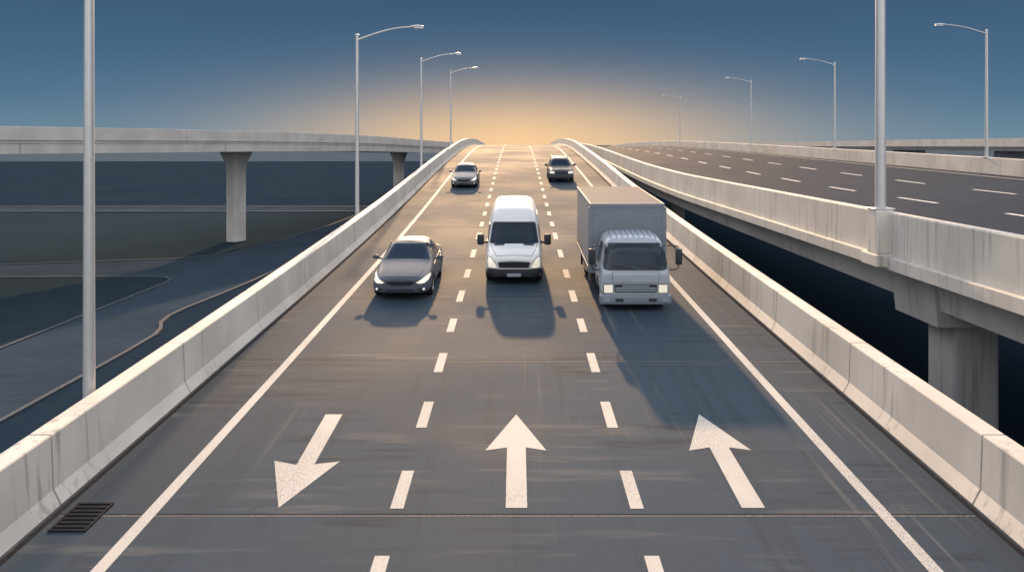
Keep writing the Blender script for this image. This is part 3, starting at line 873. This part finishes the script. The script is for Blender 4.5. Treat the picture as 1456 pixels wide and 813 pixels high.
def suv(paint):
    t = empty('suv_car')
    st = [
        (0.00, .36, .74, .55, .78, .70, .88, .58),
        (0.05, .30, .88, .56, .84, .82, .93, .66),
        (0.22, .27, .945, .58, .92, .88, 1.00, .70),
        (0.80, .26, .965, .62, 1.02, .90, 1.07, .74),
        (1.25, .26, .97, .64, 1.06, .91, 1.11, .75),
        (1.42, .26, .97, .64, 1.08, .91, 1.18, .74),
        (2.00, .26, .975, .65, 1.10, .90, 1.64, .69),
        (2.25, .26, .975, .65, 1.10, .90, 1.74, .69),
        (3.2, .26, .975, .65, 1.12, .90, 1.77, .68),
        (4.30, .26, .97, .66, 1.14, .89, 1.70, .67),
        (4.62, .28, .95, .66, 1.12, .86, 1.30, .70),
        (4.72, .34, .90, .66, 1.05, .8, 1.15, .62)]
    ax = [(.92, .38), (3.72, .38)]
    body, tr = make_body(st, ax, .43, paint, t)
    for y, z in ax:
        for s in (-1, 1): wheel(s*.84, y, .38, .25, t)
    framed('windshield', tr, [(-.76, 1.15), (.76, 1.15), (.68, 1.58), (.62, 1.62), (-.62, 1.62), (-.68, 1.58)], 'front', M['glass'], t, .006)
    patch('rear_window', tr, [(-.66, 1.25), (.66, 1.25), (.6, 1.6), (-.6, 1.6)], 'back', M['glass'], t, .006)
    for side in ('left', 'right'):
        for pl in ([(1.70, 1.15), (2.12, 1.54), (2.62, 1.60), (2.62, 1.17)], [(2.70, 1.17), (2.70, 1.60), (3.50, 1.60), (3.50, 1.18)], [(3.58, 1.18), (3.58, 1.59), (4.1, 1.55), (4.2, 1.22)]):
            patch('side_window', tr, pl, side, M['glass'], t, .006)
        for pl, hy_ in (([(1.45, .45), (1.45, .98), (2.62, 1.05), (2.62, .43)], 2.4), ([(2.66, .43), (2.66, 1.05), (3.75, 1.07), (3.62, .9), (3.35, .7), (3.26, .43)], 3.4)):
            dd = framed('door', tr, pl, side, paint, t, .005, .02, grow=.012, fname='door_gap')
            patch('handle', tr, [(hy_, .95), (hy_+.18, .955), (hy_+.18, .99), (hy_, .985)], side, paint, dd, .03, .03)
    framed('hood', tr, [(-.62, .16), (.62, .16), (.70, .60), (.76, 1.26), (-.76, 1.26), (-.70, .60)], 'top', paint, t, .006, .02, .12, grow=.014, fname='hood_gap')
    hl = [(.52, .70), (.86, .70), (.89, .78), (.86, .86), (.58, .86), (.50, .80)]
    for pl in (hl, mirx(hl)): framed('headlight', tr, pl, 'front', M['headlamp'], t, .012, .05, .05, grow=.018, fname='bezel')
    g = patch('grille', tr, [(-.45, .64), (.45, .64), (.48, .84), (-.48, .84)], 'front', M['trim'], t, .012, .05, .08)
    for z in (.69, .74, .79): patch('slat', tr, [(-.43, z-.008), (.43, z-.008), (.43, z+.008), (-.43, z+.008)], 'front', paint, g, .025, .02, .1)
    patch('lower_intake', tr, [(-.66, .38), (.66, .38), (.60, .52), (-.60, .52)], 'front', M['trim'], t, .012, .05)
    for s in (-1, 1):
        bm = bmesh.new(); ellipsoid(bm, (s*1.10, 1.68, 1.22), (.12, .08, .10)); tube(bm, [(s*.88, 1.70, 1.12), (s*1.03, 1.69, 1.17)], .035, 8)
        link('mirror', bm, M['trim'], t, True)
        bm = bmesh.new(); tube(bm, [(s*.60, 2.2, 1.74), (s*.60, 2.4, 1.80), (s*.60, 4.0, 1.79), (s*.60, 4.2, 1.73)], .02, 8); link('roof_rail', bm, M['trim'], t, True)
        pl = [(s*.62, .95), (s*.84, .95), (s*.82, 1.15), (s*.64, 1.15)]
        patch('tail_light', tr, pl if s > 0 else pl[::-1], 'back', plain_red(), t, .01, .03)
    return t
sv = suv(M['suv_grey'])
place(sv, 3.33, plane_d(260), .99)
tag(sv, 'dark grey upright SUV in the right lane near the crest beyond the truck', 'car')

def van():
    t = empty('delivery_van'); P = M['van_white']
    st = [
        (0.00, .34, .80, .52, .78, .78, .88, .62),
        (0.06, .26, .94, .54, .86, .88, .95, .70),
        (0.30, .22, .995, .60, 1.00, .94, 1.07, .77),
        (0.75, .22, 1.01, .66, 1.13, .95, 1.18, .79),
        (0.98, .22, 1.01, .68, 1.19, .965, 1.24, .83),
        (1.10, .22, 1.01, .70, 1.22, .965, 1.36, .83),
        (1.62, .22, 1.01, .72, 1.34, .97, 1.97, .80),
        (1.80, .22, 1.01, .75, 1.42, .975, 2.16, .79),
        (2.10, .22, 1.01, .80, 1.52, .98, 2.36, .79),
        (2.30, .22, 1.01, .80, 1.58, .985, 2.43, .80),
        (3.0, .22, 1.01, .80, 1.60, .985, 2.46, .82),
        (5.6, .22, 1.01, .80, 1.60, .985, 2.46, .82),
        (5.74, .24, 1.0, .80, 1.58, .97, 2.44, .81),
        (5.80, .30, .95, .80, 1.52, .9, 2.36, .72)]
    ax = [(1.0, .36), (4.5, .36)]
    body, tr = make_body(st, ax, .42, P, t)
    for y, z in ax:
        for s in (-1, 1): wheel(s*.87, y, .36, .24, t, steel=True)
    framed('windshield', tr, [(-.84, 1.30), (-.5, 1.275), (.5, 1.275), (.84, 1.30), (.82, 1.45), (.755, 1.90), (.70, 1.93), (-.70, 1.93), (-.755, 1.90), (-.82, 1.45)], 'front', M['glass'], t, .014, .03, .05)
    bm = bmesh.new()
    for s in (-1, 1): pass
    for side in ('left', 'right'):
        patch('side_window', tr, [(1.30, 1.30), (1.78, 1.82), (2.45, 1.84), (2.45, 1.30)], side, M['glass'], t, .006)
        dd = framed('door', tr, [(1.35, .40), (1.30, 1.24), (2.48, 1.24), (2.48, .36)], side, P, t, .005, .02, grow=.012, fname='door_gap')
        patch('handle', tr, [(2.22, 1.05), (2.40, 1.05), (2.40, 1.09), (2.22, 1.09)], side, M['trim'], dd, .03, .03)
        if side == 'right': patch('sliding_door', tr, [(2.55, .36), (2.55, 2.1), (3.75, 2.12), (3.75, .36)], side, P, t, .005, .02)
        patch('side_moulding', tr, [(1.5, .58), (4.0, .58), (4.0, .66), (1.5, .66)], side, M['trim'], t, .014, .03)
    framed('hood', tr, [(-.60, .16), (.60, .16), (.74, .60), (.80, .98), (-.80, .98), (-.74, .60)], 'top', P, t, .006, .02, .12, grow=.014, fname='hood_gap')
    hl = [(.56, .60), (.70, .585), (.88, .62), (.915, .76), (.90, .94), (.80, .93), (.68, .80)]
    for pl in (hl, mirx(hl)): framed('headlight', tr, pl, 'front', M['headlamp'], t, .012, .05, .05, grow=.018, fname='bezel')
    g = patch('grille', tr, [(-.50, .595), (.50, .595), (.56, .76), (.50, .80), (0, .82), (-.50, .80), (-.56, .76)], 'front', M['trim'], t, .014, .05, .08)
    for z in (.65, .70, .75): patch('slat', tr, [(-.48, z-.008), (.48, z-.008), (.48, z+.008), (-.48, z+.008)], 'front', M['iron'], g, .028, .02, .1)
    bp = patch('bumper', tr, [(-.965, .26), (-.6, .235), (.6, .235), (.965, .26), (.985, .50), (.90, .575), (.5, .55), (-.5, .55), (-.90, .575), (-.985, .50)], 'front', M['trim'], t, .03, .12, .08)
    bm = bmesh.new(); box(bm, -.24, .24, -.075, -.05, .30, .41, .008, 1); link('number_plate', bm, M['plate'], t)
    for s in (-1, 1):
        pl = [(s*.34, .87), (s*.70, .90), (s*.70, .97), (s*.34, .955)]
        patch('hood_vent', tr, pl if s > 0 else pl[::-1], 'top', M['trim'], t, .018, .03)
        bm = bmesh.new(); box(bm, s*1.20-.125, s*1.20+.125, 1.22, 1.38, 1.17, 1.56, .07, 3); tube(bm, [(s*.92, 1.36, 1.27), (s*1.12, 1.32, 1.27)], .045, 8)
        link('mirror', bm, M['trim'], t, True, 50)
        pl = [(s*.78, .9), (s*.92, .9), (s*.92, 1.3), (s*.8, 1.3)]
        patch('tail_light', tr, pl if s > 0 else pl[::-1], 'back', plain_red(), t, .01, .03)
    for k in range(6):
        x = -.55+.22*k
        patch('roof_seam_shade', tr, [(x-.018, 2.75), (x+.018, 2.75), (x+.018, 5.55), (x-.018, 5.55)], 'top', M['seam_shade'], t, .006, .02, .3)  # dark strips painted in for the shadows of roof ribs
    patch('roof_seam_shade', tr, [(-.66, 2.52), (.66, 2.52), (.66, 2.56), (-.66, 2.56)], 'top', M['seam_shade'], t, .006, .02, .1)
    for x0, x1 in ((-.55, .02), (.02, .6)):
        pts = []
        for k in range(8):
            u = k/7; x = x0+(x1-x0)*u; z = 1.30+.05*u
            h, nn, i, ds = tr.ray_cast(Vector((x, -3, z)), Vector((0, 1, 0))); pts.append(h+Vector((0, -.03, 0)))
        bm = bmesh.new(); tube(bm, pts, .011, 6); link('wiper', bm, M['trim'], t, True)
    return t
vn = van()
place(vn, -.10, plane_d(405.5), .99)
tag(vn, 'white high roofed delivery van driving in the middle lane', 'van')

def truck():
    t = empty('box_truck'); P = M['cab_grey']
    st = [
        (0.00, .46, .98, .62, 1.00, .97, 1.12, .86),
        (0.03, .44, 1.03, .64, 1.08, 1.02, 1.19, .90),
        (0.10, .42, 1.06, .70, 1.20, 1.045, 1.36, .935),
        (0.30, .42, 1.07, .74, 1.30, 1.05, 1.98, .905),
        (0.42, .42, 1.07, .75, 1.34, 1.05, 2.12, .895),
        (0.70, .42, 1.07, .76, 1.36, 1.05, 2.20, .89),
        (1.55, .42, 1.07, .76, 1.36, 1.05, 2.23, .89),
        (1.66, .44, 1.06, .76, 1.35, 1.03, 2.20, .87),
        (1.70, .5, 1.0, .76, 1.3, .98, 2.12, .8)]
    body, tr = make_body(st, [(.78, .42)], .50, P, t, 'cab')
    framed('windshield', tr, [(-.93, 1.27), (-.80, 1.235), (.80, 1.235), (.93, 1.27), (.95, 1.40), (.88, 1.93), (.80, 1.98), (-.80, 1.98), (-.88, 1.93), (-.95, 1.40)], 'front', M['glass'], t, .008)
    framed('front_panel', tr, [(-.68, .86), (.68, .86), (.70, 1.16), (-.70, 1.16)], 'front', P, t, .010, .03, grow=.012, fname='panel_gap')
    g = patch('grille', tr, [(-.62, .56), (.62, .56), (.64, .80), (-.64, .80)], 'front', M['trim'], t, .012, .04)
    for z, hw in ((.755, .40), (.69, .60), (.62, .60)):
        patch('slat', tr, [(-hw, z-.016), (hw, z-.016), (hw, z+.016), (-hw, z+.016)], 'front', P, g, .035, .03, .1)
    for s in (-1, 1):
        hl = [(s*.69, .55), (s*.95, .55), (s*.955, .79), (s*.69, .79)]
        framed('headlight', tr, hl if s > 0 else hl[::-1], 'front', M['headlamp'], t, .02, .05, .06, grow=.018, fname='bezel')
        sg = [(s*.70, .83), (s*.93, .83), (s*.95, 1.02), (s*.90, 1.02)]
        patch('corner_panel', tr, sg if s > 0 else sg[::-1], 'front', P, t, .010, .03)
        side = 'right' if s > 0 else 'left'
        patch('side_window', tr, [(.40, 1.34), (.52, 1.92), (1.30, 1.94), (1.30, 1.34)], side, M['glass'], t, .008)
        dd = framed('door', tr, [(.30, .98), (.34, 1.28), (1.38, 1.28), (1.38, .50), (1.30, .55), (1.1, .9)], side, P, t, .006, .02, grow=.012, fname='door_gap')
        patch('handle', tr, [(1.12, 1.12), (1.30, 1.12), (1.30, 1.16), (1.12, 1.16)], side, M['trim'], dd, .03, .03)
        # mirror on a tube frame
        bm = bmesh.new()
        tube(bm, [(s*1.0, .30, 1.92), (s*1.14, .20, 1.95), (s*1.29, .14, 1.93), (s*1.31, .13, 1.85), (s*1.31, .13, 1.30), (s*1.27, .14, 1.24), (s*1.14, .2, 1.2), (s*1.04, .28, 1.2)], .018, 8)
        ma = link('mirror_arm', bm, M['trim'], t, True)
        bm = bmesh.new(); box(bm, s*1.31-.10, s*1.31+.10, .04, .15, 1.38, 1.86, .035, 3); link('mirror', bm, M['trim'], ma, True, 50)
        pts = []
        x0, x1 = (-.75, -.10) if s < 0 else (.05, .68)
        for k in range(8):
            u = k/7; x = x0+(x1-x0)*u; z = 1.36-.09*u
            h, nn, i, ds = tr.ray_cast(Vector((x, -3, z)), Vector((0, 1, 0))); pts.append(h+Vector((0, -.035, 0)))
        bm = bmesh.new(); tube(bm, pts, .014, 6); link('wiper', bm, M['trim'], t, True)
    for k in range(9):
        x = -.68+.17*k
        patch('roof_rib', tr, [(x-.016, .50), (x+.016, .50), (x+.016, 1.45), (x-.016, 1.45)], 'top', M['box_panel'], t, .010, .03, .2)
    bm = bmesh.new(); box(bm, -1.08, 1.08, -.12, .22, .20, .50, .06, 3); bp = link('bumper', bm, M['box_panel'], t, True, 50)
    for s in (-1, 1):
        bm = bmesh.new(); box(bm, s*.88-.10, s*.88+.10, -.135, -.11, .29, .41, .015, 2); link('fog_lamp', bm, M['plate'], bp)
        bm = bmesh.new(); box(bm, s*.50-.12, s*.50+.12, -.132, -.11, .30, .40, .01, 1); link('air_slot', bm, M['trim'], bp)
    for s in (-1, 1):
        wheel(s*.86, .78, .42, .26, t, steel=True)
        wheel(s*.95, 5.6, .42, .26, t, steel=True); wheel(s*.66, 5.6, .42, .24, t, steel=True)
    # cargo box
    BX = 1.19; y0, y1, z0, z1 = 1.92, 7.7, .74, 3.0
    bm = bmesh.new(); box(bm, -BX, BX, y0, y1, z0, z1, .02, 2)
    bx = link('cargo_box', bm, M['box_panel'], t)
    bm = bmesh.new()
    for s in (-1, 1):
        box(bm, s*(BX+.006)-.07, s*(BX+.006)+.07 if s > 0 else s*(BX+.006)+.07, y0-.014, y0+.05, z0+.02, z1-.11, .008, 1)
    box(bm, -BX-.02, BX+.02, y0-.02, y0+.06, z1-.11, z1+.016, .012, 2)
    for s in (-1, 1):
        box(bm, s*BX-.02, s*BX+.02, y0+.061, y1, z1-.09, z1+.014, .01, 1)
        box(bm, s*BX-.018, s*BX+.018, y0+.061, y1, z0-.02, z0+.08, .01, 1)
    link('frame_trim', bm, M['box_panel'], bx)
    bm = bmesh.new(); box(bm, -BX+.03, BX-.03, y0+.08, y1-.02, z1-.01, z1+.010); link('box_roof', bm, M['box_top'], bx)
    bm = bmesh.new()
    for s in (-1, 1): box(bm, s*.42-.06, s*.42+.06, .3, 7.5, .50, .735)
    box(bm, -.42, .42, 2.2, 2.4, .52, .70); box(bm, -.42, .42, 6.6, 6.8, .52, .70)
    link('chassis', bm, M['chassis'], t)
    for s in (-1, 1):
        bm = bmesh.new(); box(bm, s*1.0-.16, s*1.0+.16, 2.2, 3.1, .36, .70, .04, 2); link('side_tank', bm, M['chassis'], t)
        bm = bmesh.new(); box(bm, s*1.0-.17, s*1.0+.17, 6.08, 6.11, .22, .72, .008, 1); link('mud_flap', bm, M['trim'], t)
        bm = bmesh.new(); box(bm, s*1.16-.03, s*1.16+.03, 3.3, 5.0, .48, .56, .01, 1); box(bm, s*1.16-.03, s*1.16+.03, 3.3, 5.0, .64, .72, .01, 1); link('side_guard', bm, M['chassis'], t)
    return t
tk = truck()
place(tk, 3.52, plane_d(442), .985)
tag(tk, 'grey box truck with large square mirrors in the right lane', 'truck')
